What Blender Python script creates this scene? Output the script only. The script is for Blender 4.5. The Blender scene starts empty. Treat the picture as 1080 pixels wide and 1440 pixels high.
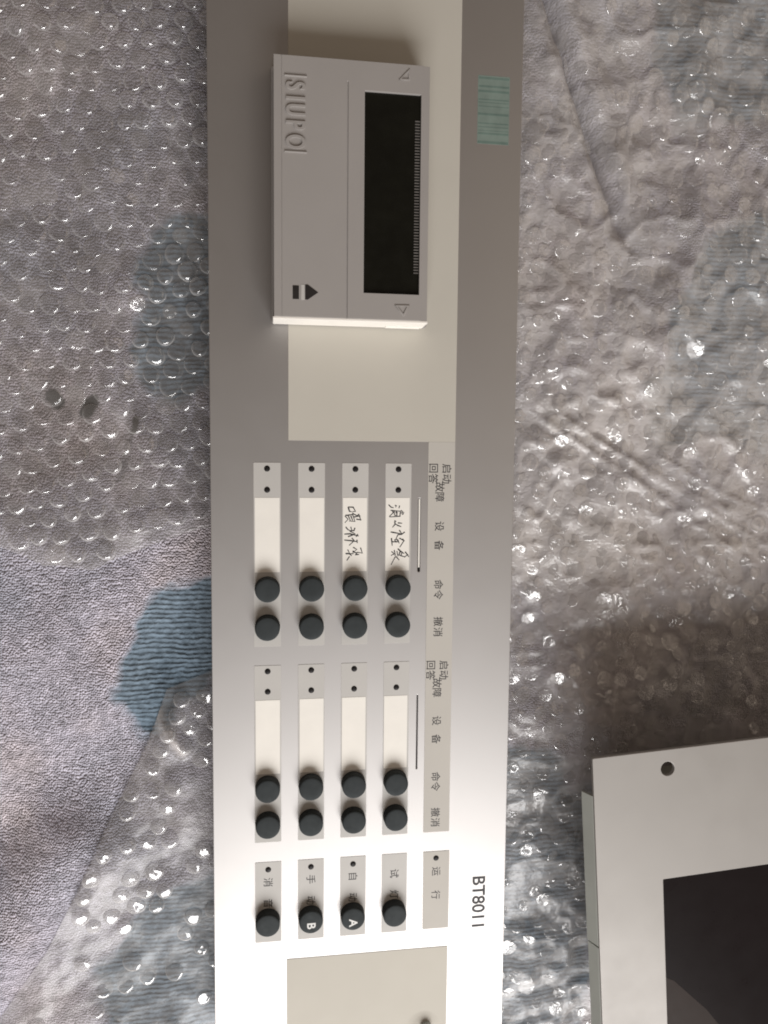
import bpy, bmesh, math, random
import numpy as np
from mathutils import Matrix, Vector

random.seed(7)
rng = np.random.default_rng(11)
scene = bpy.context.scene
COL = scene.collection
MM = 0.001
FACE = 22.0           # height of the panel's face above the cloth, mm

# ------------------------------------------------------------------ camera
cam_d = bpy.data.cameras.new('camera')
cam = bpy.data.objects.new('camera', cam_d)
COL.objects.link(cam)
cam_d.sensor_fit = 'VERTICAL'
cam_d.sensor_height = 36.0
cam_d.sensor_width = 27.0
cam_d.lens = 36.0 * 1083 / 1440
cam_d.clip_start = 0.01
cam_d.clip_end = 50
ROT = Matrix(((0.98995732, 0.00220539, -0.14134933),
              (0.00888125, 0.99693290, 0.07775551),
              (0.14108728, -0.07822999, 0.98690144)))
cam.matrix_world = Matrix.Translation((0.0266, 0.02392, (331.956 + FACE) * MM)) @ ROT.to_4x4()
scene.camera = cam

# ------------------------------------------------------------------ light
world = bpy.data.worlds.new('World')
scene.world = world
world.use_nodes = True
bg = world.node_tree.nodes['Background']
bg.inputs['Color'].default_value = (1.0, 0.80, 0.655, 1)      # dim room
bg.inputs['Strength'].default_value = 0.138

def area(name, loc, target, sx, sy, power, color):
    d = bpy.data.lights.new(name, 'AREA')
    d.shape = 'RECTANGLE'
    d.size, d.size_y = sx, sy
    d.energy = power
    d.color = color
    o = bpy.data.objects.new(name, d)
    COL.objects.link(o)
    o.location = loc
    o.rotation_euler = (Vector(target) - Vector(loc)).to_track_quat('-Z', 'Y').to_euler()
    return o
# daylight from the one window, beyond the lower end of the panel and a little to the right
area('window_light', (0.22, -1.06, 0.74), (0.08, -0.08, 0.0), 0.90, 0.66, 20.3, (1.0, 0.985, 0.975))
# weak warm light of the room on the right
area('room_lamp', (0.95, 0.25, 0.85), (0.12, 0.0, 0.0), 0.9, 0.9, 1.5, (1.0, 0.83, 0.66))

vs = scene.view_settings
vs.view_transform = 'Standard'
vs.look = 'None'
vs.exposure = 0.10
vs.gamma = 1.0
scene.cycles.transparent_max_bounces = 12
scene.cycles.max_bounces = 4
scene.cycles.diffuse_bounces = 2
scene.cycles.glossy_bounces = 2
scene.cycles.caustics_reflective = False
scene.cycles.caustics_refractive = False
scene.cycles.filter_width = 1.9

# ------------------------------------------------------------------ helpers
def mesh_obj(name, me, mat, parent=None, loc=(0, 0, 0), smooth=False):
    o = bpy.data.objects.new(name, me)
    COL.objects.link(o)
    if mat and not me.materials:
        me.materials.append(mat)
    o.parent = parent
    o.location = [c * MM for c in loc]
    if smooth:
        me.polygons.foreach_set('use_smooth', [True] * len(me.polygons))
    return o

def from_bm(bm, name):
    me = bpy.data.meshes.new(name)
    bmesh.ops.recalc_face_normals(bm, faces=bm.faces)
    bm.to_mesh(me)
    bm.free()
    return me

def shade(me, angle=35):
    """smooth shading with sharp edges above an angle"""
    bm = bmesh.new()
    bm.from_mesh(me)
    for f in bm.faces:
        f.smooth = True
    for e in bm.edges:
        e.smooth = len(e.link_faces) == 2 and e.calc_face_angle(0) < math.radians(angle)
    bm.to_mesh(me)
    bm.free()
    return me

def box_me(name, x0, x1, y0, y1, z0, z1, bevel=0.0, seg=2):
    bm = bmesh.new()
    bmesh.ops.create_cube(bm, size=1)
    for v in bm.verts:
        v.co = ((x0 + x1) / 2 + v.co.x * (x1 - x0), (y0 + y1) / 2 + v.co.y * (y1 - y0), (z0 + z1) / 2 + v.co.z * (z1 - z0))
    if bevel:
        bmesh.ops.bevel(bm, geom=list(bm.edges), offset=bevel, segments=seg, profile=0.5, affect='EDGES')
    bmesh.ops.scale(bm, vec=(MM, MM, MM), verts=bm.verts)
    return from_bm(bm, name)

def lathe_me(name, prof, n=40):
    """prof: (radius, z) from axis top to axis bottom, mm"""
    bm = bmesh.new()
    rings = []
    for r, z in prof:
        if r < 1e-6:
            rings.append([bm.verts.new((0, 0, z * MM))])
        else:
            rings.append([bm.verts.new((r * math.cos(2 * math.pi * k / n) * MM, r * math.sin(2 * math.pi * k / n) * MM, z * MM)) for k in range(n)])
    for a, b in zip(rings, rings[1:]):
        for k in range(n):
            k2 = (k + 1) % n
            if len(a) == 1:
                bm.faces.new((a[0], b[k], b[k2]))
            elif len(b) == 1:
                bm.faces.new((a[k], b[0], a[k2]))
            else:
                bm.faces.new((a[k], b[k], b[k2], a[k2]))
    return from_bm(bm, name)

def curve_to_mesh(cu, name, scale=MM):
    o = bpy.data.objects.new('tmp', cu)
    COL.objects.link(o)
    bpy.context.view_layer.update()
    me = bpy.data.meshes.new_from_object(o.evaluated_get(bpy.context.evaluated_depsgraph_get()))
    me.name = name
    bpy.data.objects.remove(o)
    me.transform(Matrix.Scale(scale, 4))
    me.materials.clear()
    return me

def rect(x0, x1, y0, y1, r=0.0, n=5):
    if r <= 0:
        return [(x0, y0), (x1, y0), (x1, y1), (x0, y1)]
    pts = []
    for cx, cy, a0 in ((x1 - r, y0 + r, -90), (x1 - r, y1 - r, 0), (x0 + r, y1 - r, 90), (x0 + r, y0 + r, 180)):
        for k in range(n + 1):
            a = math.radians(a0 + 90 * k / n)
            pts.append((cx + r * math.cos(a), cy + r * math.sin(a)))
    return pts

def circ(cx, cy, r, n=28):
    return [(cx + r * math.cos(2 * math.pi * k / n), cy + r * math.sin(2 * math.pi * k / n)) for k in range(n)]

def plate_me(name, loops, z0, z1, bevel=0.0):
    """flat sheet with holes: loops[0] outline, the rest holes; from z0 to z1 (mm)"""
    cu = bpy.data.curves.new(name, 'CURVE')
    cu.dimensions = '2D'
    cu.fill_mode = 'BOTH'
    cu.extrude = (z1 - z0) / 2 - bevel
    cu.bevel_depth = bevel
    cu.bevel_resolution = 1
    cu.offset = -bevel
    for L in loops:
        s = cu.splines.new('POLY')
        s.points.add(len(L) - 1)
        for p, q in zip(s.points, L):
            p.co = (q[0], q[1], 0, 1)
        s.use_cyclic_u = True
    me = curve_to_mesh(cu, name, 1.0)
    bpy.data.curves.remove(cu)
    me.transform(Matrix.Translation((0, 0, (z0 + z1) / 2)))
    me.transform(Matrix.Scale(MM, 4))
    return me

def text_me(name, body, size, sx=1.0, extrude=0.02, offset=0.0):
    cu = bpy.data.curves.new(name, 'FONT')
    cu.body = body
    cu.size = 1.0
    cu.align_x = 'CENTER'
    cu.align_y = 'CENTER'
    cu.extrude = extrude / size
    cu.offset = offset
    me = curve_to_mesh(cu, name, 1.0)
    bpy.data.curves.remove(cu)
    xs = [v.co for v in me.vertices]
    if xs:
        cx = (min(c.x for c in xs) + max(c.x for c in xs)) / 2
        cy = (min(c.y for c in xs) + max(c.y for c in xs)) / 2
        me.transform(Matrix.Translation((-cx, -cy, 0)))
    me.transform(Matrix.Diagonal((size * MM * sx, size * MM, size * MM, 1)))
    return me

def tube_me(name, strokes, r, flat=0.25, seed=0):
    """pen strokes as flattened tubes, mm"""
    rr = random.Random(seed)
    cu = bpy.data.curves.new(name, 'CURVE')
    cu.dimensions = '3D'
    cu.bevel_depth = r
    cu.bevel_resolution = 2
    cu.use_fill_caps = True
    for S in strokes:
        s = cu.splines.new('POLY')
        s.points.add(len(S) - 1)
        n = len(S)
        for k, (p, q) in enumerate(zip(s.points, S)):
            p.co = (q[0], q[1], 0, 1)
            p.radius = rr.uniform(0.85, 1.25) * (0.65 if k == n - 1 else 1)
        if False:
            s.order_u = 3
            s.use_endpoint_u = True
            s.resolution_u = 4
    me = curve_to_mesh(cu, name, 1.0)
    bpy.data.curves.remove(cu)
    me.transform(Matrix.Diagonal((MM, MM, MM * flat, 1)))
    return me

# ------------------------------------------------------------------ materials
def new_mat(name):
    m = bpy.data.materials.new(name)
    m.use_nodes = True
    nt = m.node_tree
    return m, nt, nt.nodes['Principled BSDF']

def N(nt, typ, **kw):
    n = nt.nodes.new(typ)
    for k, v in kw.items():
        if k.startswith('i_'):
            n.inputs[int(k[2:])].default_value = v
        else:
            setattr(n, k, v)
    return n

def principled(name, col, rough=0.5, metal=0.0, spec=0.5, var=0.06, vscale=60, rvar=0.08, bump=0.0, bscale=900, coat=0.0, aniso=0.0):
    m, nt, b = new_mat(name)
    L = nt.links.new
    geo = N(nt, 'ShaderNodeNewGeometry')
    noise = N(nt, 'ShaderNodeTexNoise')
    noise.inputs['Scale'].default_value = vscale
    noise.inputs['Detail'].default_value = 5
    L(geo.outputs['Position'], noise.inputs['Vector'])
    mr = N(nt, 'ShaderNodeMapRange')
    mr.inputs['From Min'].default_value = 0.3
    mr.inputs['From Max'].default_value = 0.7
    mr.inputs['To Min'].default_value = 1 - var
    mr.inputs['To Max'].default_value = 1 + var
    L(noise.outputs['Fac'], mr.inputs['Value'])
    mul = N(nt, 'ShaderNodeMix', data_type='RGBA', blend_type='MULTIPLY')
    mul.inputs[0].default_value = 1
    mul.inputs[6].default_value = (*col, 1)
    L(mr.outputs[0], mul.inputs[7])
    L(mul.outputs[2], b.inputs['Base Color'])
    n2 = N(nt, 'ShaderNodeTexNoise')
    n2.inputs['Scale'].default_value = vscale * 3.1
    n2.inputs['Detail'].default_value = 6
    L(geo.outputs['Position'], n2.inputs['Vector'])
    m2 = N(nt, 'ShaderNodeMapRange')
    m2.inputs['From Min'].default_value = 0.3
    m2.inputs['From Max'].default_value = 0.7
    m2.inputs['To Min'].default_value = max(0.02, rough - rvar)
    m2.inputs['To Max'].default_value = min(1, rough + rvar)
    L(n2.outputs['Fac'], m2.inputs['Value'])
    L(m2.outputs[0], b.inputs['Roughness'])
    b.inputs['Metallic'].default_value = metal
    b.inputs['Specular IOR Level'].default_value = spec
    b.inputs['Coat Weight'].default_value = coat
    if bump:
        n3 = N(nt, 'ShaderNodeTexNoise')
        n3.inputs['Scale'].default_value = bscale
        n3.inputs['Detail'].default_value = 3
        L(geo.outputs['Position'], n3.inputs['Vector'])
        bp = N(nt, 'ShaderNodeBump')
        bp.inputs['Strength'].default_value = 1
        bp.inputs['Distance'].default_value = bump * MM
        L(n3.outputs['Fac'], bp.inputs['Height'])
        L(bp.outputs['Normal'], b.inputs['Normal'])
    return m

M = {}
M['silver'] = principled('silver_paint', (0.485, 0.47, 0.46), 0.52, 0.95, 0.5, 0.008, 25, 0.008, 0.004, 2500)
M['matte'] = principled('matte_warm_grey', (0.545, 0.518, 0.458), 0.75, 0, 0.25, 0.02, 30, 0.05)
M['strip'] = principled('strip_grey_film', (0.54, 0.525, 0.50), 0.6, 0, 0.35, 0.03, 50, 0.06)
M['legend'] = principled('legend_grey_film', (0.53, 0.505, 0.462), 0.68, 0, 0.3, 0.02, 40, 0.05)
M['paper'] = principled('paper_white', (0.90, 0.87, 0.81), 0.85, 0, 0.2, 0.02, 120, 0.05, 0.01, 1500)
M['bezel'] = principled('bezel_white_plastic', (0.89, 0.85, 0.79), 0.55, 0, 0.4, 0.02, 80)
M['ink'] = principled('black_ink', (0.025, 0.023, 0.025), 0.6, 0, 0.3, 0.2, 400)
M['print'] = principled('dark_print', (0.045, 0.043, 0.045), 0.6, 0, 0.3, 0.1, 400)
M['white_print'] = principled('white_print', (0.78, 0.78, 0.76), 0.6, 0, 0.3, 0.05, 400)
M['rubber'] = principled('dark_grey_plastic', (0.041, 0.047, 0.049), 0.7, 0, 0.14, 0.12, 200, 0.08, 0.01, 1800)
M['rubber_side'] = M['rubber']
M['lens'] = principled('led_lens', (0.014, 0.012, 0.012), 0.5, 0, 0.2, 0.1, 300)
M['lid'] = principled('printer_grey_plastic', (0.355, 0.333, 0.317), 0.5, 0, 0.4, 0.02, 40, 0.05, 0.008, 2600)
M['window'] = principled('dark_window', (0.006, 0.006, 0.004), 0.25, 0, 0.3, 0.2, 80, 0.08)
M['teeth'] = principled('steel_teeth', (0.30, 0.29, 0.28), 0.4, 0.7)
M['badge'] = principled('badge_black', (0.018, 0.015, 0.014), 0.5)
M['teal'] = principled('faded_teal_ink', (0.20, 0.255, 0.225), 0.7, 0, 0.3, 0.1, 200)
M['teal_dark'] = principled('dark_teal_ink', (0.14, 0.20, 0.175), 0.7, 0, 0.3, 0.15, 200)
M['steel'] = principled('zinc_steel', (0.42, 0.44, 0.41), 0.5, 0.55, 0.5, 0.06, 40, 0.08)
M['cream'] = principled('cream_powder_coat', (0.355, 0.337, 0.317), 0.5, 0.25, 0.45, 0.03, 22, 0.05, 0.01, 1800)
M['rail'] = principled('grey_green_rail', (0.42, 0.435, 0.40), 0.55, 0.0, 0.4, 0.06, 50)
M['screen'] = principled('dark_screen', (0.012, 0.009, 0.009), 0.3, 0, 0.05, 0.1, 30, 0.04)
M['reflection_brown'] = principled('painted_reflection_brown', (0.030, 0.022, 0.019), 0.4, 0, 0.08, 0.1, 60)  # paler brown for the room reflection painted on the screen

def cloth_material():
    m, nt, b = new_mat('woven_cloth')
    L = nt.links.new
    geo = N(nt, 'ShaderNodeNewGeometry')
    P = geo.outputs['Position']
    # warped position, for irregular threads
    wn = N(nt, 'ShaderNodeTexNoise'); wn.inputs['Scale'].default_value = 45; wn.inputs['Detail'].default_value = 4
    L(P, wn.inputs['Vector'])
    sub = N(nt, 'ShaderNodeVectorMath', operation='SUBTRACT'); sub.inputs[1].default_value = (0.5, 0.5, 0.5)
    L(wn.outputs['Color'], sub.inputs[0])
    sc = N(nt, 'ShaderNodeVectorMath', operation='SCALE'); sc.inputs['Scale'].default_value = 0.006
    L(sub.outputs[0], sc.inputs[0])
    wp = N(nt, 'ShaderNodeVectorMath', operation='ADD')
    L(P, wp.inputs[0]); L(sc.outputs[0], wp.inputs[1])
    # pile: small loops in columns (vertical ribs)
    mp = N(nt, 'ShaderNodeMapping'); mp.inputs['Scale'].default_value = (1120, 880, 0)
    L(wp.outputs[0], mp.inputs['Vector'])
    vor = N(nt, 'ShaderNodeTexVoronoi', voronoi_dimensions='2D'); vor.inputs['Scale'].default_value = 1.0
    vor.inputs['Randomness'].default_value = 0.75
    L(mp.outputs[0], vor.inputs['Vector'])
    # blue motif: horizontal ribs
    wv = N(nt, 'ShaderNodeTexWave', wave_type='BANDS', bands_direction='Y'); wv.inputs['Scale'].default_value = 140
    wv.inputs['Distortion'].default_value = 1.2; wv.inputs['Detail'].default_value = 2; wv.inputs['Detail Scale'].default_value = 2
    L(wp.outputs[0], wv.inputs['Vector'])
    at = N(nt, 'ShaderNodeAttribute', attribute_name='motif')
    n_edge = N(nt, 'ShaderNodeTexNoise'); n_edge.inputs['Scale'].default_value = 160; n_edge.inputs['Detail'].default_value = 4
    L(P, n_edge.inputs['Vector'])
    ea = N(nt, 'ShaderNodeMath', operation='MULTIPLY_ADD'); ea.inputs[1].default_value = 0.5; 
    L(n_edge.outputs['Fac'], ea.inputs[0]); L(at.outputs['Fac'], ea.inputs[2])
    mo = N(nt, 'ShaderNodeMapRange'); mo.inputs['From Min'].default_value = 0.52; mo.inputs['From Max'].default_value = 1.08
    L(ea.outputs[0], mo.inputs['Value'])
    # tones of the undyed ground
    n1 = N(nt, 'ShaderNodeTexNoise'); n1.inputs['Scale'].default_value = 14; n1.inputs['Detail'].default_value = 3
    L(P, n1.inputs['Vector'])
    r1 = N(nt, 'ShaderNodeValToRGB')
    e = r1.color_ramp.elements
    e[0].position = 0.32; e[0].color = (0.50, 0.50, 0.585, 1)
    e[1].position = 0.68; e[1].color = (0.71, 0.62, 0.63, 1)
    x = e.new(0.5); x.color = (0.635, 0.60, 0.69, 1)
    L(n1.outputs['Fac'], r1.inputs['Fac'])
    n2 = N(nt, 'ShaderNodeTexNoise'); n2.inputs['Scale'].default_value = 330; n2.inputs['Detail'].default_value = 5
    L(P, n2.inputs['Vector'])
    r2 = N(nt, 'ShaderNodeMapRange'); r2.inputs['From Min'].default_value = 0.3; r2.inputs['From Max'].default_value = 0.7
    r2.inputs['To Min'].default_value = 0.66; r2.inputs['To Max'].default_value = 1.26
    L(n2.outputs['Fac'], r2.inputs['Value'])
    bl = N(nt, 'ShaderNodeValToRGB')
    bl.color_ramp.elements[0].position = 0.3; bl.color_ramp.elements[0].color = (0.125, 0.175, 0.225, 1)
    bl.color_ramp.elements[1].position = 0.7; bl.color_ramp.elements[1].color = (0.25, 0.315, 0.38, 1)
    L(n1.outputs['Fac'], bl.inputs['Fac'])
    mix = N(nt, 'ShaderNodeMix', data_type='RGBA')
    L(mo.outputs[0], mix.inputs[0]); L(r1.outputs[0], mix.inputs[6]); L(bl.outputs[0], mix.inputs[7])
    mul = N(nt, 'ShaderNodeMix', data_type='RGBA', blend_type='MULTIPLY'); mul.inputs[0].default_value = 1
    L(mix.outputs[2], mul.inputs[6]); L(r2.outputs[0], mul.inputs[7])
    st = N(nt, 'ShaderNodeAttribute', attribute_name='stain')
    sa = N(nt, 'ShaderNodeMath', operation='MULTIPLY_ADD'); sa.inputs[1].default_value = 0.5
    L(n_edge.outputs['Fac'], sa.inputs[0]); L(st.outputs['Fac'], sa.inputs[2])
    sr = N(nt, 'ShaderNodeMapRange'); sr.inputs['From Min'].default_value = 0.6; sr.inputs['From Max'].default_value = 0.85
    L(sa.outputs[0], sr.inputs['Value'])
    ms = N(nt, 'ShaderNodeMix', data_type='RGBA'); ms.inputs[7].default_value = (0.008, 0.007, 0.007, 1)
    L(sr.outputs[0], ms.inputs[0]); L(mul.outputs[2], ms.inputs[6])
    L(ms.outputs[2], b.inputs['Base Color'])
    b.inputs['Roughness'].default_value = 0.95
    b.inputs['Specular IOR Level'].default_value = 0.15
    b.inputs['Sheen Weight'].default_value = 0.25
    # relief
    inv = N(nt, 'ShaderNodeMath', operation='MULTIPLY_ADD'); inv.inputs[1].default_value = -1.0; inv.inputs[2].default_value = 1.0
    L(vor.outputs['Distance'], inv.inputs[0])
    wvs = N(nt, 'ShaderNodeMath', operation='MULTIPLY'); wvs.inputs[1].default_value = 0.28
    L(wv.outputs['Fac'], wvs.inputs[0])
    hm = N(nt, 'ShaderNodeMix', data_type='FLOAT')
    L(mo.outputs[0], hm.inputs[0]); L(inv.outputs[0], hm.inputs[2]); L(wvs.outputs[0], hm.inputs[3])
    hn = N(nt, 'ShaderNodeMath', operation='MULTIPLY_ADD'); hn.inputs[1].default_value = 1.1
    L(n2.outputs['Fac'], hn.inputs[0]); L(hm.outputs[0], hn.inputs[2])
    bp = N(nt, 'ShaderNodeBump'); bp.inputs['Strength'].default_value = 1.0; bp.inputs['Distance'].default_value = 0.0013
    L(hn.outputs[0], bp.inputs['Height'])
    L(bp.outputs['Normal'], b.inputs['Normal'])
    return m

def film_material(name, haze, crinkle, gloss, refl, rim, body, cscale=190, detail=2, tint=0.95, bstr=1.0, facets=0.0):
    m = bpy.data.materials.new(name)
    m.use_nodes = True
    nt = m.node_tree
    nt.nodes.remove(nt.nodes['Principled BSDF'])
    out = nt.nodes['Material Output']
    L = nt.links.new
    geo = N(nt, 'ShaderNodeNewGeometry')
    n1 = N(nt, 'ShaderNodeTexNoise'); n1.inputs['Scale'].default_value = cscale; n1.inputs['Detail'].default_value = detail
    n1.inputs['Distortion'].default_value = 0.6
    L(geo.outputs['Position'], n1.inputs['Vector'])
    bp = N(nt, 'ShaderNodeBump'); bp.inputs['Strength'].default_value = 1; bp.inputs['Distance'].default_value = crinkle * MM
    if facets:                                   # sharp folds of crushed film
        vo = N(nt, 'ShaderNodeTexVoronoi', voronoi_dimensions='2D'); vo.inputs['Scale'].default_value = 1.0
        mp = N(nt, 'ShaderNodeMapping'); mp.inputs['Scale'].default_value = (150, 260, 0); mp.inputs['Rotation'].default_value = (0, 0, 0.35)
        wv = N(nt, 'ShaderNodeVectorMath', operation='MULTIPLY_ADD'); wv.inputs[1].default_value = (0.006, 0.006, 0)
        L(n1.outputs['Color'], wv.inputs[0]); L(geo.outputs['Position'], wv.inputs[2])
        L(wv.outputs[0], mp.inputs['Vector']); L(mp.outputs[0], vo.inputs['Vector'])
        va = N(nt, 'ShaderNodeMath', operation='MULTIPLY_ADD'); va.inputs[1].default_value = facets
        L(vo.outputs['Distance'], va.inputs[0]); L(n1.outputs['Fac'], va.inputs[2])
        L(va.outputs[0], bp.inputs['Height'])
    else:
        L(n1.outputs['Fac'], bp.inputs['Height'])
    cb = N(nt, 'ShaderNodeAttribute', attribute_name='cloud')
    cm = N(nt, 'ShaderNodeMath', operation='MULTIPLY_ADD', use_clamp=True); cm.inputs[1].default_value = 2.8; cm.inputs[2].default_value = bstr
    L(cb.outputs['Fac'], cm.inputs[0]); L(cm.outputs[0], bp.inputs['Strength'])
    tr = N(nt, 'ShaderNodeBsdfTransparent'); tr.inputs[0].default_value = (tint, tint, tint, 1)
    df = N(nt, 'ShaderNodeBsdfDiffuse'); df.inputs[0].default_value = (*body, 1)
    L(bp.outputs['Normal'], df.inputs['Normal'])
    gl = N(nt, 'ShaderNodeBsdfAnisotropic'); gl.inputs['Roughness'].default_value = gloss
    L(bp.outputs['Normal'], gl.inputs['Normal'])
    gr = N(nt, 'ShaderNodeMath', operation='MULTIPLY_ADD'); gr.inputs[1].default_value = -0.9 * (gloss - 0.1); gr.inputs[2].default_value = gloss
    cg = N(nt, 'ShaderNodeMath', operation='MULTIPLY', use_clamp=True); cg.inputs[1].default_value = 5.0
    cs = N(nt, 'ShaderNodeMath', operation='SUBTRACT', use_clamp=True); cs.inputs[1].default_value = 0.11
    L(cb.outputs['Fac'], cs.inputs[0]); L(cs.outputs[0], cg.inputs[0]); L(cg.outputs[0], gr.inputs[0]); L(gr.outputs[0], gl.inputs['Roughness'])
    lw = N(nt, 'ShaderNodeLayerWeight'); lw.inputs['Blend'].default_value = 0.5
    pw = N(nt, 'ShaderNodeMath', operation='POWER'); pw.inputs[1].default_value = 3.5
    L(lw.outputs['Facing'], pw.inputs[0])
    fr = N(nt, 'ShaderNodeMath', operation='MULTIPLY_ADD'); fr.inputs[1].default_value = 0.45; fr.inputs[2].default_value = refl
    L(pw.outputs[0], fr.inputs[0])
    m1 = N(nt, 'ShaderNodeMixShader')
    ca = N(nt, 'ShaderNodeAttribute', attribute_name='cloud')         # milkier areas of the sheet, mostly on the right
    hz = N(nt, 'ShaderNodeMath', operation='ADD'); hz.inputs[1].default_value = haze
    L(ca.outputs['Fac'], hz.inputs[0])
    p2 = N(nt, 'ShaderNodeMath', operation='POWER'); p2.inputs[1].default_value = 1.4
    L(lw.outputs['Facing'], p2.inputs[0])
    hr = N(nt, 'ShaderNodeMath', operation='MULTIPLY_ADD', use_clamp=True); hr.inputs[1].default_value = rim
    L(p2.outputs[0], hr.inputs[0]); L(hz.outputs[0], hr.inputs[2]); L(hr.outputs[0], m1.inputs[0])
    L(tr.outputs[0], m1.inputs[1]); L(df.outputs[0], m1.inputs[2])
    m2 = N(nt, 'ShaderNodeMixShader')
    L(fr.outputs[0], m2.inputs[0]); L(m1.outputs[0], m2.inputs[1]); L(gl.outputs[0], m2.inputs[2])
    L(m2.outputs[0], out.inputs['Surface'])
    return m
M['cloth'] = cloth_material()
M['film'] = film_material('clear_film', 0.11, 0.42, 0.36, 0.05, 0.15, (0.84, 0.79, 0.76), 480, 3, 0.89, 0.30, 0.7)
M['bubble'] = film_material('clear_bubble', 0.02, 0.10, 0.09, 0.125, 0.85, (0.9, 0.88, 0.87), 260, 1, 0.97)
M['bubble_milky'] = film_material('milky_bubble', 0.10, 0.36, 0.10, 0.13, 0.20, (0.92, 0.88, 0.85), 560, 2, 0.97)

# ------------------------------------------------------------------ terrain of cloth and wrap (mm)
TAB = {}
def vnoise(x, y, scale, seed):
    if seed not in TAB:
        TAB[seed] = np.random.default_rng(seed).random((256, 256))
    T = TAB[seed]
    u, v = x / scale + 500.3, y / scale + 500.7
    i, j = np.floor(u).astype(int), np.floor(v).astype(int)
    fu, fv = u - i, v - j
    fu, fv = fu * fu * fu * (fu * (fu * 6 - 15) + 10), fv * fv * fv * (fv * (fv * 6 - 15) + 10)
    g = lambda a, b: T[a % 256, b % 256]
    return (g(i, j) * (1 - fu) + g(i + 1, j) * fu) * (1 - fv) + (g(i, j + 1) * (1 - fu) + g(i + 1, j + 1) * fu) * fv

def fbm(x, y, scale, seed, octv=3):
    s, a, t = 0, 1, 0
    for k in range(octv):
        s = s + a * vnoise(x, y, scale / 2 ** k, seed + k)
        t += a
        a *= 0.5
    return s / t

def seg_dist(x, y, a, b):
    ax, ay = a; bx, by = b
    dx, dy = bx - ax, by - ay
    t = np.clip(((x - ax) * dx + (y - ay) * dy) / (dx * dx + dy * dy), 0, 1)
    px, py = ax + t * dx, ay + t * dy
    return np.hypot(x - px, y - py), px, py, t

def poly_sd(x, y, poly):
    """signed distance (negative inside) and nearest boundary point"""
    best = np.full(x.shape, 1e9); bx = np.zeros(x.shape); by = np.zeros(x.shape)
    ins = np.zeros(x.shape, bool)
    for k in range(len(poly)):
        a, b = poly[k], poly[(k + 1) % len(poly)]
        d, px, py, _ = seg_dist(x, y, a, b)
        w = d < best
        best = np.where(w, d, best); bx = np.where(w, px, bx); by = np.where(w, py, by)
        if a[1] != b[1]:
            c = ((a[1] > y) != (b[1] > y)) & (x < (b[0] - a[0]) * (y - a[1]) / (b[1] - a[1]) + a[0])
            ins ^= c
    return np.where(ins, -best, best), bx, by

def line_field(x, y, pts, width):
    d = np.full(x.shape, 1e9)
    for a, b in zip(pts, pts[1:]):
        d = np.minimum(d, seg_dist(x, y, a, b)[0])
    return np.exp(-(d / width) ** 2)

PX0, PX1, PY0, PY1 = 0.0, 132.5, -255.0, 227.6          # panel outline
DEV_O, DEV_A = (159.3, -104.3), math.radians(4.0)         # second unit: plate corner and turn
DEV_W, DEV_H = 190.0, 190.0
INS = 32.0
def dev_xy(lx, ly):
    return (DEV_O[0] + lx * math.cos(DEV_A) - ly * math.sin(DEV_A), DEV_O[1] + lx * math.sin(DEV_A) + ly * math.cos(DEV_A))
DEV_POLY = [dev_xy(INS, -INS), dev_xy(DEV_W - INS, -INS), dev_xy(DEV_W - INS, -DEV_H + INS), dev_xy(INS, -DEV_H + INS)]
PAN_POLY = [(PX0 + 3, PY0 + 3), (PX1 - 3, PY0 + 3), (PX1 - 3, PY1 - 3), (PX0 + 3, PY1 - 3)]

def flat_mask(x, y):
    d = np.minimum(poly_sd(x, y, PAN_POLY)[0], poly_sd(x, y, DEV_POLY)[0])
    t = np.clip(d / 22, 0, 1)
    return t * t * (3 - 2 * t)

CREASE = [(148, 232), (151.6, 222.7), (160.6, 201.7), (171.8, 174.1), (181.3, 149.1), (189.0, 126.8), (193, 116)]
def cloth_h(x, y):
    h = (fbm(x, y, 75, 3) - 0.5) * 9 + (fbm(x, y, 22, 9) - 0.5) * 2.6
    g = line_field(x, y, CREASE, 3.2)
    side = line_field(x + 7, y + 2, CREASE, 7) + line_field(x - 7, y - 2, CREASE, 7)
    tp = np.clip((y - 110) / 45, 0, 1)
    h = h + tp * (3.2 * side - 10.0 * g)
    h = h + 3.0 * line_field(x, y, [(-75, 205), (-48, 150), (-40, 90)], 9)
    h = h + 2.5 * line_field(x, y, [(225, 215), (232, 170), (222, 110), (205, 60)], 8)
    h = h + 9.0 * line_field(x, y, [(-125, -232), (-88, -190), (-62, -160)], 20) - 4.0 * line_field(x, y, [(-120, -175), (-85, -135), (-60, -120)], 18)
    return h * flat_mask(x, y)

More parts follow.
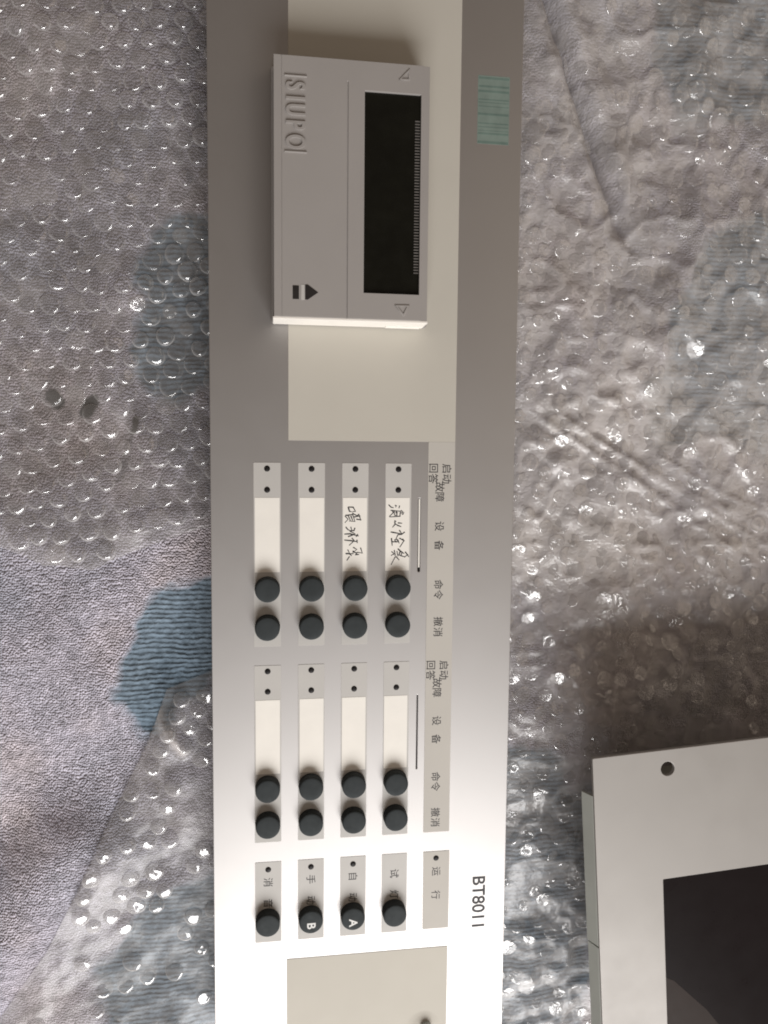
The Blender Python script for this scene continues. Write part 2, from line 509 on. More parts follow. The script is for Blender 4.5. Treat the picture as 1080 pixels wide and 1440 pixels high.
STREAKS = [[(144, 46), (178, 23), (205, 5)], [(151.3, 39.8), (190, 17), (224.9, -4.1)], [(160, 42), (200, 18), (271, -22)],
           [(180, 30), (230, 4), (272, -13)], [(194, 13), (222, -4), (262, -30)], [(212, 22), (246, 4), (275, -6)]]
BITE = [(-200, -14), (-108.4, -18.8), (-91.1, -18.9), (-73.8, -26.5), (-52.9, -29.3), (-37.6, -22.0), (-18, -15), (-0.4, -9.0), (12, -14), (14.8, -42.6),
        (12.0, -72.2), (-1.0, -76), (-21.5, -83.7), (-29.7, -107.2), (-44.2, -136.4), (-60.3, -172.2), (-74.9, -201.5), (-97.2, -233.5),
        (-125.8, -262), (-200, -300)]
def bite_sd(x, y):
    sd, bx, by = poly_sd(x, y, BITE)
    return sd + (fbm(x, y, 14, 77, 2) - 0.5) * 5, bx, by
def wrap_h(x, y):
    m = flat_mask(x, y)
    h = cloth_h(x, y) + 1.9
    rt = np.clip((x - 120) / 20, 0, 1)                      # the right half is badly crumpled
    rg = 1 - np.abs(2 * fbm(x, y, 17, 81, 2) - 1) * 2.2
    h = h + m * ((fbm(x, y, 26, 41) - 0.5) * 3.2 + (fbm(x, y, 9, 51) - 0.5) * (1.3 + 1.6 * rt) + 1.0 + rt * np.clip(rg, 0, 1) ** 2 * 2.0)
    for k, S in enumerate(STREAKS):
        h = h + m * (0.9 + 0.25 * (k % 3)) * line_field(x, y, S, 1.1)
    h = h + m * 6.0 * line_field(x, y, [(-36, -84), (-22, -101), (-14, -112)], 2.6)
    return h

# cloth ------------------------------------------------------------
def grid_mesh(name, x0, x1, y0, y1, step, hf):
    nx, ny = int((x1 - x0) / step) + 1, int((y1 - y0) / step) + 1
    gx, gy = np.meshgrid(np.linspace(x0, x1, nx), np.linspace(y0, y1, ny))
    gx, gy = gx.ravel(), gy.ravel()
    idx = np.arange(nx * ny).reshape(ny, nx)
    F = np.stack([idx[:-1, :-1], idx[:-1, 1:], idx[1:, 1:], idx[1:, :-1]], -1).reshape(-1, 4)
    return gx, gy, hf(gx, gy), F

def np_mesh(name, V, F):
    me = bpy.data.meshes.new(name)
    me.vertices.add(len(V)); me.vertices.foreach_set('co', (np.asarray(V) * MM).astype(np.float32).ravel())
    k = F.shape[1]
    me.loops.add(F.size); me.loops.foreach_set('vertex_index', F.astype(np.int32).ravel())
    me.polygons.add(len(F))
    me.polygons.foreach_set('loop_start', np.arange(0, F.size, k, dtype=np.int32))
    me.polygons.foreach_set('use_smooth', np.ones(len(F), bool))
    me.update(calc_edges=True)
    me.validate()
    return me

MOTIFS = [
    [(6, 128), (-17.4, 123.0), (-26.5, 113.6), (-29.7, 98.4), (-25.4, 83.4), (-31.6, 71.0), (-33.4, 52.6), (-27.6, 40.3), (-15.4, 42.1), (6, 47.0)],
    [(6, -24), (-11.5, -29.3), (-21.0, -38.8), (-27.3, -46.7), (-30.5, -58.0), (-43.0, -70.6), (-47.9, -85.1), (-45.0, -96.6), (-35.9, -105.3), (-23.3, -102.5), (-13.8, -91.3), (6, -90.1)],
    [(4, -173.0), (-24.4, -181.7), (-40.4, -194.2), (-53.4, -213.7), (-50.7, -250), (4, -256)],
    [(199.2, 243.0), (275, 248), (270, 189.8), (248.3, 174.3), (234.9, 188.0), (226.7, 169.6), (213.0, 196.1), (203.4, 214.5)],
    [(285, 140), (255, 134), (233.8, 130.6), (227.1, 118.7), (220.2, 110.1), (215.3, 94.9), (210.6, 78.0), (205.9, 57.6), (210.3, 37.3), (220.1, 23.6), (242.1, 34), (285, 22)],
    [(130, -120), (162.7, -123.0), (181.7, -145.7), (187.6, -212.8), (185.5, -280), (130, -280)],
    [(-160, 190), (-135, 215), (-118, 250), (-140, 290), (-185, 280), (-200, 230)],
    [(-190, -90), (-150, -80), (-130, -110), (-150, -150), (-200, -140)],
    [(310, -10), (345, 20), (380, -20), (350, -70), (315, -60)],
    [(330, 190), (370, 220), (400, 180), (375, 130), (340, 150)],
    [(-60, -330), (-20, -310), (10, -345), (-25, -385), (-70, -375)],
    [(200, -340), (250, -320), (280, -360), (240, -400), (195, -385)],
]
gx, gy, gz, F = grid_mesh('cloth', -260, 440, -430, 390, 2.0, cloth_h)
gz = gz + (fbm(gx, gy, 6, 91, 2) - 0.5) * 0.7
me = np_mesh('cloth', np.stack([gx, gy, gz], 1), F)
mot = np.zeros(len(gx))
for P_ in MOTIFS:
    wx, wy = gx + (fbm(gx, gy, 22, 13, 4) - 0.5) * 24, gy + (fbm(gx, gy, 22, 19, 4) - 0.5) * 24
    sd = poly_sd(wx, wy, P_)[0]
    mot = np.maximum(mot, np.clip(0.5 - sd / 10.0, 0, 1))
st = np.zeros(len(gx))
for P_, w, a in (([(-68.5, 47), (-66.5, 44)], 3.6, 1.0), ([(-55, 40), (-51.5, 45)], 3.8, 0.8), ([(-33.6, 37.5), (-35, 32)], 2.3, 0.75), ([(-36, 30), (-38, 22), (-41.6, 11)], 3.4, 0.5)):
    st = np.maximum(st, a * line_field(gx, gy, P_, w))
for nm, val in (('motif', mot), ('stain', st)):
    at = me.attributes.new(nm, 'FLOAT', 'POINT')
    at.data.foreach_set('value', val.astype(np.float32))
cloth = mesh_obj('cloth', me, M['cloth'])
cloth['kind'] = 'structure'
cloth['label'] = 'lavender grey woven cloth with blue leaf motifs under the bubble wrap'

# bubble wrap ------------------------------------------------------
wrap = bpy.data.objects.new('bubble_wrap', None)
COL.objects.link(wrap)
wrap['label'] = 'crinkled clear bubble wrap sheet spread over the patterned cloth'
wrap['category'] = 'bubble wrap'
gx, gy, gz, F = grid_mesh('film', -150, 345, -345, 300, 1.35, wrap_h)
sd, bx, by = bite_sd(gx, gy)
inside = sd < 0
keep = ~inside[F].all(axis=1)
F = F[keep]
mv = inside
gx = np.where(mv, bx, gx); gy = np.where(mv, by, gy)
gz = wrap_h(gx, gy)
edge = np.clip(np.abs(poly_sd(gx, gy, BITE)[0]) / 8, 0, 1)
gz = gz * edge + (cloth_h(gx, gy) + 0.9) * (1 - edge)
used = np.unique(F)
remap = np.full(len(gx), -1); remap[used] = np.arange(len(used))
fme = np_mesh('film', np.stack([gx, gy, gz], 1)[used], remap[F])
cl = np.clip((gx - 120) / 20, 0, 1) * np.clip((gy + 80) / 45, 0.35, 1) * (1.15 - 0.50 * np.clip((gy - 30) / 110, 0, 1)) * (1 - 0.35 * np.clip((gx - 195) / 25, 0, 1)) * (0.26 + 0.10 * np.exp(-((gy + 5) / 45) ** 2))
cl = cl * (0.5 + fbm(gx, gy, 30, 33)) + 0.10 * np.clip((fbm(gx, gy, 25, 35) - 0.5) * 4, 0, 1)
cl = cl + 0.45 * line_field(gx, gy, [(-36, -84), (-22, -101), (-15, -112)], 3.0)
fme.attributes.new('cloud', 'FLOAT', 'POINT').data.foreach_set('value', cl[used].astype(np.float32))
film = mesh_obj('film', fme, M['film'], wrap)

def bubble_variant(k):
    r = np.random.default_rng(100 + k)
    n, rings = 14, ((1.0, 0.0), (0.95, 0.42), (0.84, 0.74), (0.66, 0.92), (0.38, 0.985))
    dent = r.uniform(0, 0.5) ** 1.5 if k < 10 else r.uniform(0.35, 1.0)
    ax, ay = r.uniform(-.5, .5, 2)
    V, Fc = [], []
    ph = r.uniform(0, 6.28, 3)
    def H(px, py, z):
        d = math.hypot(px - ax, py - ay)
        crease = (0.10 if k < 10 else 0.24) * math.sin(px * 5 + ph[0] + 2 * py) * math.sin(py * 4 + ph[1])
        return z * (1 - 0.75 * dent * math.exp(-(d / 0.55) ** 2)) + crease * z * (0.4 + dent)
    for rr, z in rings:
        for j in range(n):
            a = 2 * math.pi * j / n
            w = 1 + 0.05 * math.sin(3 * a + ph[2]) * r.uniform(0.5, 1)
            px, py = rr * math.cos(a) * w, rr * math.sin(a) * w
            V.append((px, py, H(px, py, z)))
    V.append((0, 0, H(0, 0, 1.0)))
    for q in range(len(rings) - 1):
        for j in range(n):
            a, b = q * n + j, q * n + (j + 1) % n
            Fc.append((a, b, b + n)); Fc.append((a, b + n, a + n))
    o = (len(rings) - 1) * n
    for j in range(n):
        Fc.append((o + j, o + (j + 1) % n, len(V) - 1))
    return np.array(V), np.array(Fc)
VAR = [bubble_variant(k) for k in range(22)]
VAR_ME = [np_mesh('bubble', V * np.array([4.25, 4.25, 3.0]), Fc) for V, Fc in VAR]
for q_, m_ in enumerate(VAR_ME):
    m_.materials.append(M['bubble'] if q_ < 10 else M['bubble_milky'])      # the first ten are firm and clear, the rest crushed

camP = np.array([26.6, 23.92, 331.956 + FACE])
Rm = np.array(ROT)
def to_px(x, y, z):
    q = (np.array([x, y, z]) - camP) @ Rm
    return 540 + 1083 * q[0] / -q[2], 720 - 1083 * q[1] / -q[2]
bub = []
PITCH = 9.3
ca, sa_ = math.cos(math.radians(9)), math.sin(math.radians(9))
for j in range(-60, 60):
    for i in range(-60, 60):
        u, v = (i + 0.5 * (j % 2)) * PITCH, j * PITCH * 0.866
        x, y = 20 + u * ca - v * sa_, u * sa_ + v * ca
        x += float(vnoise(np.array(x), np.array(y), 30, 5) - .5) * 6
        y += float(vnoise(np.array(x), np.array(y), 30, 6) - .5) * 6
        if not (-112 < x < 300 and -300 < y < 262):
            continue
        bub.append((x, y))
B = np.array(bub)
bx_, by_ = B[:, 0], B[:, 1]
ok = bite_sd(bx_, by_)[0] > 4.0
ok &= poly_sd(bx_, by_, PAN_POLY)[0] > 2.0
ok &= poly_sd(bx_, by_, DEV_POLY)[0] > 5.0
B = B[ok]
burst = (rng.random(len(B)) < np.where(B[:, 0] < 66, np.clip(0.2 + (-105 - B[:, 1]) / 110, 0, 0.55), 0.35)) & (B[:, 1] < -105)      # popped cells near the window end
B = B[~burst]
bz = wrap_h(B[:, 0], B[:, 1])
full = fbm(B[:, 0], B[:, 1], 40, 61, 2)                    # how much air is left
full = np.clip(0.35 + 1.1 * (full - 0.3), 0.25, 1.0)
soft = line_field(B[:, 0], B[:, 1], [(150, 225), (185, 130)], 22)     # pressed flat beside the fold
full = full * (1 - 0.75 * soft)
dark = np.exp(-(((B[:, 0] - 222) / 58) ** 4 + ((B[:, 1] + 86) / 36) ** 4))
full = full * (1 - 0.93 * dark)
rec = []
for k in range(len(B)):
    px, py = to_px(B[k, 0], B[k, 1], bz[k] + 2)
    vis = -15 < px < 1095 and -15 < py < 1455
    rec.append((0 if vis else 1, 0 if B[k, 0] < 126 else 1, -full[k], k))
rec.sort()
slx = (wrap_h(B[:, 0] + 3, B[:, 1]) - wrap_h(B[:, 0] - 3, B[:, 1])) / 6
sly = (wrap_h(B[:, 0], B[:, 1] + 3) - wrap_h(B[:, 0], B[:, 1] - 3)) / 6
stuffV, stuffF, stuffM, off = [], [], [], 0
for n_, (nv, _, _, k) in enumerate(rec):
    x, y = B[k]
    rt = x > 126 or (rng.random() < 0.14 and y > -80)
    vi = int(rng.integers(10, 22)) if rt else int(rng.integers(0, 10))
    tl = 0.27 if rt else 0.26
    jx = 1.7 if x > 126 else 0.95
    x, y = x + rng.uniform(-jx, jx), y + rng.uniform(-jx, jx)
    sx = rng.uniform(0.75, 1.15) if rt else rng.uniform(0.82, 1.08); sz = full[k] * (rng.uniform(0.15, 0.65) if rt else rng.uniform(0.75, 1.2)); rz = rng.uniform(0, 6.283)
    nrm = Vector((-slx[k] + rng.uniform(-tl, tl), -sly[k] + rng.uniform(-tl, tl), 1)).normalized()
    q = nrm.to_track_quat('Z', 'Y').to_matrix() @ Matrix.Rotation(rz, 3, 'Z')
    z = bz[k] - 0.35
    if n_ < 300:
        o = bpy.data.objects.new('bubble', VAR_ME[vi])
        COL.objects.link(o)
        o.parent = wrap
        o.matrix_local = Matrix.Translation((x * MM, y * MM, z * MM)) @ q.to_4x4() @ Matrix.Diagonal((sx, sx, sz, 1))
    else:
        V, Fc = VAR[vi]
        W = (V * np.array([4.25 * sx, 4.25 * sx, 3.0 * sz])) @ np.array(q).T + np.array([x, y, z])
        stuffV.append(W); stuffF.append(Fc + off); off += len(W); stuffM.append(np.full(len(Fc), 0 if vi < 10 else 1, np.int32))
rest = mesh_obj('bubble_field', np_mesh('bubble_field', np.concatenate(stuffV), np.concatenate(stuffF)), M['bubble'], wrap)
rest.data.materials.append(M['bubble_milky'])
rest.data.polygons.foreach_set('material_index', np.concatenate(stuffM))
rest['kind'] = 'stuff'

# ------------------------------------------------------------------ control panel
panel = bpy.data.objects.new('control_panel', None)
COL.objects.link(panel)
BASE = 1.6
panel.location = (0, 0, BASE * MM)
panel['label'] = 'long silver control panel with dark round buttons and grey printer lying on bubble wrap'
panel['category'] = 'control panel'
TOP = FACE - BASE                     # face height in the panel's own frame

XC = [23.7 + 18.89 * k for k in range(4)]
loops = [rect(PX0, PX1, PY0, PY1, 0.6, 3),
         rect(89.35, 90.35, -28.8, 3.8, 0.45, 4), rect(89.78, 90.22, -118.6, -84.4, 0.2, 4)]
for yy in (215, -243):
    loops.append(rect(PX0 + 14, PX0 + 24, yy - 3.4, yy + 3.4, 3.3, 6) if False else circ(8, yy + (6 if yy > 0 else -6), 2.6))
face = mesh_obj('face_plate', shade(plate_me('face_plate', loops, TOP - 3, TOP, 0.25), 30), M['silver'], panel)
mesh_obj('chassis', box_me('chassis', PX0 + 3, PX1 - 3, PY0 + 5, PY1 - 5, 0, TOP - 3.05, 0.4), M['steel'], panel)

def overlay(name, x0, x1, y0, y1, mat, h=0.12, r=0.35, parent=panel):
    me = shade(plate_me(name, [rect(x0, x1, y0, y1, r, 3)], -0.3, h, 0.05), 30)
    return mesh_obj(name, me, mat, parent, (0, 0, TOP))

bay = overlay('bay_film', 32.7, 105.5, 28.5, 222, M['matte'], 0.15)
overlay('bay_film', 31.8, 105.6, -250, -203.7, M['matte'], 0.15)
colm = overlay('legend_strip', 93.5, 105.5, -148.6, 28.45, M['legend'], 0.14)
run = overlay('legend_strip', 93.7, 105.8, -194.7, -157.8, M['legend'], 0.14)

button_me = shade(lathe_me('button', [(0, 4.6), (2.6, 4.58), (4.4, 4.52), (5.02, 4.34), (5.27, 3.98), (5.33, 3.4), (5.38, 0.6), (5.45, -0.2), (0, -0.2)], 48), 40)
button_me.materials.append(M['rubber'])
led_me = shade(lathe_me('indicator_lens', [(0, 0.42), (0.7, 0.36), (1.1, 0.24), (1.36, -0.05), (0, -0.05)], 20), 60)
led_me.materials.append(M['lens'])
buttons = {}
def put(name, me, x, y, z=0.1, rz=0.0, parent=panel):
    o = bpy.data.objects.new(name, me)
    COL.objects.link(o)
    o.parent = parent
    o.location = (x * MM, y * MM, (TOP + z) * MM)
    o.rotation_euler.z = rz
    if name == 'push_button':
        o.rotation_euler.x, o.rotation_euler.y = rng.uniform(-0.025, 0.025), rng.uniform(-0.025, 0.025)
    return o
def letters(body, x, y, size, parent=panel, mat='print', z=0.15, rz=-math.pi / 2, sx=1.0, offset=0.0, name='lettering', ext=0.02):
    me = text_me(name, body, size, sx, ext, offset)
    me.materials.append(M[mat])
    return put(name, me, x, y, z, rz, parent)

INK1 = [[(58.4, 0), (59, -1.9), (60, -2.1)], [(58.4, 0), (60.6, -.1), (61.6, -1.9), (60.2, -2.1)], [(60.2, -2.7), (62.4, -3.9), (63, -3.1)], [(60.8, -4.4), (63.8, -3.9)], [(63, -3.1), (64, -5.9)], [(62, -5.3), (64.2, -5.7)], [(57.2, -3.7), (60.4, -3.3), (61.4, -6.3), (58.8, -6.1)], [(57, -3.9), (58.4, -5.3), (57, -6.9)], [(58.4, -3.7), (59.4, -5.9)], [(59.6, -3.9), (60.4, -5.9)], [(57.4, -8.7), (58.4, -9.9), (59, -10.1)], [(59.6, -8.7), (60, -10.1)], [(61.4, -9.1), (61, -10.3), (58.8, -10.3)], [(56.8, -11.8), (59.4, -11.7), (63.1, -12.7)], [(59.2, -10.5), (61.5, -11.7), (59.6, -12.1)], [(62.7, -11.9), (61.9, -13.1)], [(58.4, -12.9), (60.5, -12.3)], [(56.8, -14.4), (59.7, -14.7), (62.5, -15.2)], [(60.1, -13.5), (61.1, -14.7), (58.9, -16.8)], [(62.3, -14.4), (62.5, -15.8)], [(60.7, -17.6), (62.3, -18.6), (60.5, -19.8), (62.9, -20)], [(63.9, -17.8), (64.7, -20.2), (62.5, -19.8)], [(60.5, -19.2), (62.5, -20.6)], [(58.3, -18.6), (59.1, -20.2), (57.3, -20.2)], [(57.5, -20.5), (60.9, -20.4)], [(59.1, -21.6), (57.9, -23.4)], [(61.5, -20.9), (63.3, -20.8)], [(59.1, -20.4), (60.1, -21.4)]]
INK2 = [[(76.1, 1), (77.2, -.1), (78.4, -.4)], [(78.9, .7), (79.6, .5), (79.2, -.2)], [(81, .6), (80.7, -.6)], [(77, -1.5), (81.3, -1.9), (81.2, -4.1), (76.6, -4.4)], [(77.8, -1.6), (78.2, -2.5), (76.4, -4.3)], [(78.6, -1.9), (78.8, -3.7)], [(79.6, -1.9), (79.9, -3.7), (78.8, -3.7)], [(79.2, -2.5), (80.3, -2.6)], [(81.5, -1.6), (82.5, -2.1)], [(81.3, -2.7), (83.1, -2.4)], [(82.1, -3.3), (82.9, -2.9)], [(78.7, -6.1), (79.6, -6.4)], [(78.9, -6.6), (79.1, -7.6), (77.9, -9)], [(80.3, -7), (82.2, -7.2)], [(79.9, -8), (81.8, -8.7)], [(79.3, -7.6), (80.3, -8)], [(77.1, -11), (78.3, -11.2), (82, -11.9)], [(81, -10.2), (82.2, -12.1)], [(83.4, -11), (82, -12.1), (80.4, -12.2), (79.4, -14.3)], [(79.4, -14.1), (80.4, -14.5)], [(81, -13.7), (83.1, -14.9), (81.2, -17.8)], [(82.4, -14.1), (83.3, -15.1)], [(80.4, -14.5), (79.6, -15.5), (80.8, -15.3)], [(77.5, -13.7), (77.9, -17.1)], [(77.6, -15.3), (80.4, -15.4)], [(79, -14.3), (79.4, -15.7)], [(80.4, -14.5), (81, -16.1)], [(80.4, -18.4), (81.7, -19.6), (83.3, -20.6)], [(83.7, -19.8), (85.4, -22.1)], [(85, -20.9), (83.3, -22.3)], [(81.5, -19.6), (80.9, -21.2), (83.3, -21.9)], [(82.3, -20.2), (81.7, -21.6), (83.8, -22.1)], [(77.6, -19.6), (78.8, -20.6), (77.4, -21.4)], [(78.8, -19), (79.4, -21.4), (78.4, -20.8)], [(80, -19.4), (80.5, -21.8)], [(79.4, -21.8), (77.4, -25.5)], [(79.6, -21.8), (81.1, -23.5)]]

for mod in range(2):
    oy = -88.0 * mod
    for k, x in enumerate(XC):
        overlay('button_strip', x - 5.75, x + 5.75, -60.6 + oy, 19.0 + oy, M['strip'], 0.12)
        for ly in (16.4, 7.4):
            put('indicator_lens', led_me, x, ly + oy)
        px0, px1 = (x - 5.25, x + 5.25)
        jit = [0.0, 0.15, -0.1, -0.2][k]
        lab = mesh_obj('paper_label', shade(plate_me('paper_label', [rect(px0 + jit, px1 + jit, -28.1 + oy - (1.4 if mod else 0), 4.0 + oy - (.4 if mod else 0))], -0.1, 0.2, 0.03), 30), M['paper'], panel, (0, 0, TOP))
        if mod == 0 and k in (2, 3):
            ink = tube_me('handwriting', INK1 if k == 2 else INK2, 0.27, 0.25, k)
            ho = mesh_obj('handwriting', ink, M['ink'], lab, (0, 0, 0.2))
            lab['label'] = 'paper label with three handwritten characters' if k == 2 else 'paper label with four handwritten characters'
        for by0 in (-35.3, -51.85):
            y = by0 + oy
            put('push_button', button_me, x - (0.1 if mod else 0), y if mod == 0 else y - (0.2 if by0 > -40 else -0.1))
    for body, lx, ly in (('启', 101.9, 17.0), ('动', 101.9, 12.3), ('回', 95.9, 17.0), ('答', 95.9, 12.4), ('故', 98.9, 8.7), ('障', 98.9, 4.3),
                         ('设', 98.9, -8.6), ('备', 98.9, -17.1), ('命', 98.9, -34.6), ('令', 98.9, -39.2), ('撤', 99.0, -51.3), ('消', 99.0, -56.0)):
        put('lettering', (lambda m_: (m_.materials.append(M['print']), m_)[1])(text_me('lettering', body, 4.5, 1, 0.02, 0.005)), lx, ly + oy, 0.15, -math.pi / 2, colm).location.z = (TOP + 0.15) * MM
# the strip's own frame sits at the face, so its print is set just above it
for c in colm.children:
    c.location.z = 0.15 * MM

low = [('消', '音', True, ''), ('手', '动', True, 'B'), ('自', '动', True, 'A'), ('试', '灯', False, '')]
for k, x in enumerate(XC):
    s = overlay('button_strip', x - 5.75, x + 5.75, -194.8, -157.7, M['strip'], 0.12)
    a, b, led, let = low[k]
    letters(a, x, -167.0, 4.4, s, z=-TOP + 0.13, offset=0.004)
    letters(b, x, -176.8, 4.4, s, z=-TOP + 0.13, offset=0.004)
    if led:
        put('indicator_lens', led_me, x, -161.2)
    bo = put('push_button', button_me, x - 0.2, -184.5)
    if let:
        letters(let, 0.1, -1.6, 5.2, bo, 'white_print', -TOP + 4.59, offset=0.02, ext=0.04)
letters('运', 99.7, -167.3, 4.4, run, z=-TOP + 0.15, offset=0.004)
letters('行', 99.7, -178.5, 4.4, run, z=-TOP + 0.15, offset=0.004)
put('indicator_lens', led_me, 99.6, -161.0)
letters('BT8011', 120.0, -183.4, 8.35, panel, 'print', 0.01, sx=0.99, offset=0.018)

# insert slips seen in the two slots
mesh_obj('insert_slip', box_me('insert_slip', 89.5, 90.2, -26.8, 3.5, TOP - 2.5, TOP + 0.12, 0.08, 1), M['paper'], panel)
mesh_obj('insert_slip', box_me('insert_slip', 89.85, 90.15, -118.2, -84.8, TOP - 2.5, TOP - 0.6, 0.08, 1), M['print'], panel)

# faded teal barcode print
bc = overlay('barcode_patch', 112.9, 126.9, 155.9, 184.1, M['teal'], 0.05, 0.2)
bmb = bmesh.new()
y = 183.6
rb = random.Random(4)
for y0, h in ((183.0, .9), (179.6, .8), (177.6, .9), (174.2, .45), (173.0, .3), (171.4, .3), (168.2, .9), (164.4, .45), (162.9, .3), (161.4, .3), (160.2, .8), (156.6, 1.0)):
    g = bmesh.ops.create_cube(bmb, size=1)
    for v in g['verts']:
        v.co = ((119.9 + v.co.x * 13.4) * MM, (y0 + v.co.y * h) * MM, (0.045 + v.co.z * 0.05) * MM)
mesh_obj('barcode_bars', from_bm(bmb, 'barcode_bars'), M['teal_dark'], bc)

# latch stud on the lower bay, its film bulging round it
bulge = mesh_obj('film_bulge', lathe_me('film_bulge', [(0, 1.0), (2.5, 0.95), (4.0, 0.66), (5.2, 0.34), (6.6, 0.10), (8.5, -0.02), (10, -0.06)], 48), M['matte'], panel, (94.6, -242.5, TOP + 0.15), True)
stud = mesh_obj('latch_stud', shade(lathe_me('latch_stud', [(0, 2.6), (2.0, 2.55), (2.5, 2.2), (2.7, 0.5), (0, 0.5)], 36), 40), M['steel'], panel, (95.6, -241.6, TOP + 0.16))
mesh_obj('stud_slot', box_me('stud_slot', -2.0, 2.0, -0.35, 0.35, 2.45, 2.64), M['print'], stud).rotation_euler.z = 1.2

# printer module ---------------------------------------------------
HP = 15.0
def cells_me(name, xs, ys, hf, z0):
    bm = bmesh.new(); vd = {}
    def V(x, y, z):
        k = (round(x, 4), round(y, 4), round(z, 4))
        if k not in vd:
            vd[k] = bm.verts.new((x * MM, y * MM, z * MM))
        return vd[k]
    nx, ny = len(xs) - 1, len(ys) - 1
    H = [[hf((xs[i] + xs[i + 1]) / 2, (ys[j] + ys[j + 1]) / 2) for j in range(ny)] for i in range(nx)]
    for i in range(nx):
        for j in range(ny):
            h = H[i][j]
            bm.faces.new((V(xs[i], ys[j], h), V(xs[i + 1], ys[j], h), V(xs[i + 1], ys[j + 1], h), V(xs[i], ys[j + 1], h)))
            hr = H[i + 1][j] if i + 1 < nx else z0
            if hr != h:
                bm.faces.new((V(xs[i + 1], ys[j], h), V(xs[i + 1], ys[j], hr), V(xs[i + 1], ys[j + 1], hr), V(xs[i + 1], ys[j + 1], h)))
            hu = H[i][j + 1] if j + 1 < ny else z0
            if hu != h:
                bm.faces.new((V(xs[i], ys[j + 1], h), V(xs[i + 1], ys[j + 1], h), V(xs[i + 1], ys[j + 1], hu), V(xs[i], ys[j + 1], hu)))
            if i == 0:
                bm.faces.new((V(xs[i], ys[j], z0), V(xs[i], ys[j], h), V(xs[i], ys[j + 1], h), V(xs[i], ys[j + 1], z0)))
            if j == 0:
                bm.faces.new((V(xs[i], ys[j], z0), V(xs[i + 1], ys[j], z0), V(xs[i + 1], ys[j], h), V(xs[i], ys[j], h)))
    bmesh.ops.recalc_face_normals(bm, faces=bm.faces)
    return from_bm(bm, name)
xs = [26.8, 29.55, 29.95, 31.0, 39.9, 55.75, 56.25, 62.8, 85.7, 86.6, 89.2]
ys = [77.9, 79.0, 88.3, 142.0, 170.8, 167.4, 170.5, 177.2, 178.6]
ys = sorted(ys)
def hp(x, y):
    if 62.8 < x < 85.7 and 88.3 < y < 167.4: return HP - 1.6
    if 55.75 < x < 56.25 and 77.9 < y < 170.5: return HP - 0.45
    if 29.55 < x < 29.95: return HP - 0.2
    if x > 86.6: return HP - 0.5
    return HP
prn = mesh_obj('printer', cells_me('printer', xs, ys, hp, 0.0), M['lid'], panel, (0, 0, TOP + 0.1))
bv = prn.modifiers.new('edges', 'BEVEL')
bv.width = 0.28 * MM; bv.segments = 3; bv.limit_method = 'ANGLE'; bv.angle_limit = math.radians(40); bv.harden_normals = True
mesh_obj('base_flange', shade(plate_me('base_flange', [rect(25.7, 91.6, 77.1, 180.4, 1.2)], 0, 1.6, 0.3), 30), M['lid'], prn)
mesh_obj('display_window', box_me('display_window', 62.7, 85.8, 88.2, 167.5, HP - 2.2, HP - 1.2, 0.05, 1), M['window'], prn)
bmt = bmesh.new()
for k in range(53):
    g = bmesh.ops.create_cube(bmt, size=1)
    for v in g['verts']:
        v.co = ((84.5 + v.co.x * 2.1) * MM, (97.2 + k * 1.155 + v.co.y * 0.42) * MM, (HP - 1.1 + v.co.z * 0.35) * MM)
tt = mesh_obj('tear_teeth', from_bm(bmt, 'tear_teeth'), M['teeth'], prn)
tt['kind'] = 'stuff'
# raised name in the shallow pocket
for ch, cy, sx in (('S', 167.0, 0.8), ('I', 162.3, 0.9), ('U', 157.9, 0.78), ('P', 152.0, 0.85), ('O', 145.7, 0.82)):
    me = text_me('raised_letter', ch, 10.6, sx * 0.8, 0.55, 0.016)
    me.materials.append(M['lid'])
    o = put('raised_letter', shade(me, 30), 35.4, cy, -TOP + HP + 0.1, -math.pi / 2, prn)
for yy in (170.8, 141.9):
    mesh_obj('raised_bar', box_me('raised_bar', 31.0, 39.8, yy - 0.28, yy + 0.28, HP - 0.2, HP + 0.5, 0.08, 1), M['lid'], prn)
# outline triangles beside the window
def tri_ring(pts):
    c = (sum(p[0] for p in pts) / 3, sum(p[1] for p in pts) / 3)
    inn = [(c[0] + (p[0] - c[0]) * 0.62, c[1] + (p[1] - c[1]) * 0.62) for p in pts]
    return plate_me('feed_arrow', [pts, inn], HP - 0.1, HP + 0.35, 0.06)
mesh_obj('feed_arrow', tri_ring([(76.4, 172.3), (80.9, 172.4), (80.8, 177.0)]), M['lid'], prn)
mesh_obj('feed_arrow', tri_ring([(75.6, 83.8), (79.4, 79.3), (81.8, 83.9)]), M['lid'], prn)
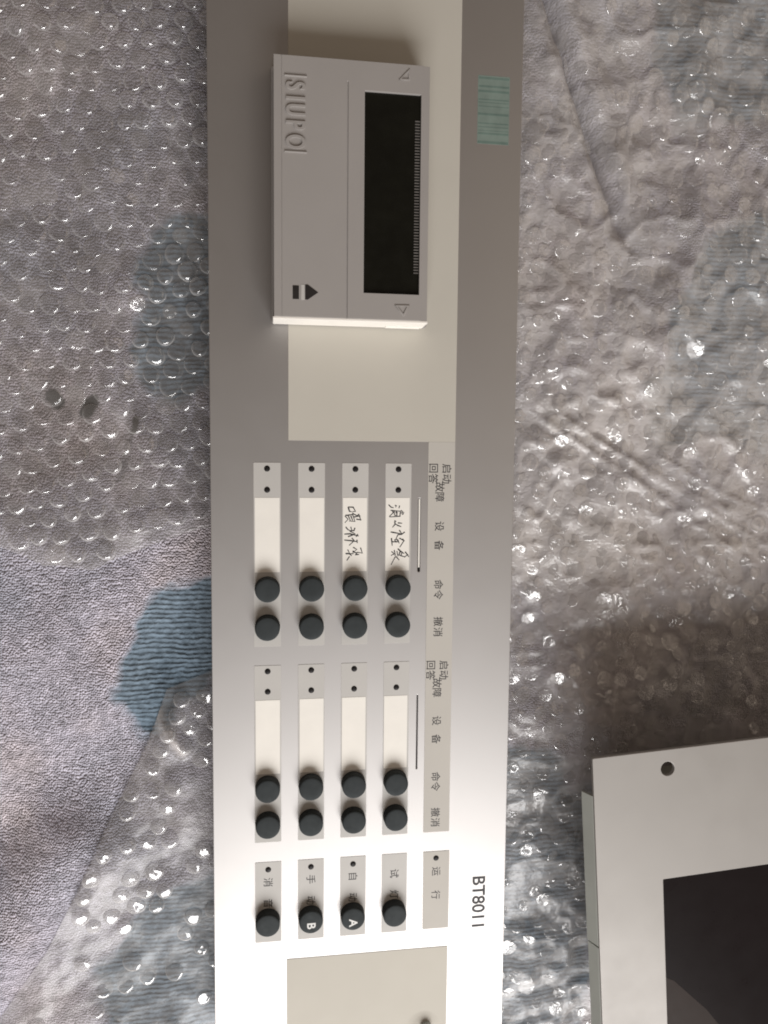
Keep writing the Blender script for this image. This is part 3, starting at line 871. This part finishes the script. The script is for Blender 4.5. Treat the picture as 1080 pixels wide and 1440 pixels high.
# badge: hatched block and arrow head
mesh_obj('badge_block', plate_me('badge_block', [rect(34.2, 36.7, 84.8, 90.1)], HP - 0.1, HP + 0.14, 0.03), M['badge'], prn)
mesh_obj('badge_bar', plate_me('badge_bar', [rect(37.6, 38.9, 84.6, 90.6)], HP - 0.1, HP + 0.12, 0.03), M['strip'], prn)
mesh_obj('badge_arrow', plate_me('badge_arrow', [[(39.2, 84.8), (40.2, 84.7), (44.4, 87.7), (40.2, 90.7), (39.2, 90.6)]], HP - 0.1, HP + 0.14, 0.03), M['badge'], prn)
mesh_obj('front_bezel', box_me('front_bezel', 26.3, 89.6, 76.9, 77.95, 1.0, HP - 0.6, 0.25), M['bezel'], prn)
mesh_obj('lid_tab', box_me('lid_tab', 73.5, 88.2, 76.5, 77.0, 2.0, 5.5, 0.15, 1), M['paper'], prn)

# ------------------------------------------------------------------ second unit
dev = bpy.data.objects.new('screen_unit', None)
COL.objects.link(dev)
dev.location = (DEV_O[0] * MM, DEV_O[1] * MM, BASE * MM)
dev.rotation_euler.z = DEV_A
dev['label'] = 'cream metal unit with a drilled corner and dark screen, raised on its chassis'
dev['category'] = 'screen unit'
DT = FACE + 32 - BASE
holes = [circ(33.6, -8.4, 3.1), circ(DEV_W - 33.6, -8.4, 3.1), rect(30.0, 160.0, -150, -57.7, 0.4, 3)]
mesh_obj('face_plate', shade(plate_me('face_plate', [rect(0, DEV_W, -DEV_H, 0, 0.5, 3)] + holes, DT - 2, DT, 0.2), 30), M['cream'], dev)
mesh_obj('screen', box_me('screen', 27.5, 162.5, -152, -54.5, DT - 5.5, DT - 2.6, 0.2, 1), M['screen'], dev)
mesh_obj('painted_reflection', plate_me('painted_reflection', [[(28, -152), (28, -103), (35, -107), (50, -123), (70, -152)]], DT - 2.62, DT - 2.5, 0.02), M['reflection_brown'], dev)  # soft room reflection on the screen, painted as a thin paler sheet
mesh_obj('chassis', box_me('chassis', INS, DEV_W - INS, -DEV_H + INS, -INS, 0.0, DT - 5.6, 0.5), M['rail'], dev)
def flange(y0, y1, out, drop):
    bm = bmesh.new()
    prof = [(0.4, DT - 0.9), (-0.25, DT - 1.3), (-out, DT - 1.3 - drop), (-out + 0.9, DT - 1.6 - drop), (0.8, DT - 2.2)]
    ra = [bm.verts.new((x * MM, y0 * MM, z * MM)) for x, z in prof]
    rb_ = [bm.verts.new((x * MM, y1 * MM, z * MM)) for x, z in prof]
    n = len(prof)
    for k in range(n):
        bm.faces.new((ra[k], ra[(k + 1) % n], rb_[(k + 1) % n], rb_[k]))
    bm.faces.new(ra); bm.faces.new(rb_[::-1])
    return mesh_obj('side_flange', from_bm(bm, 'side_flange'), M['rail'], dev)
flange(-84.5, -17, 2.7, 5.6)
flange(-DEV_H + 17, -85.3, 2.4, 5.6)
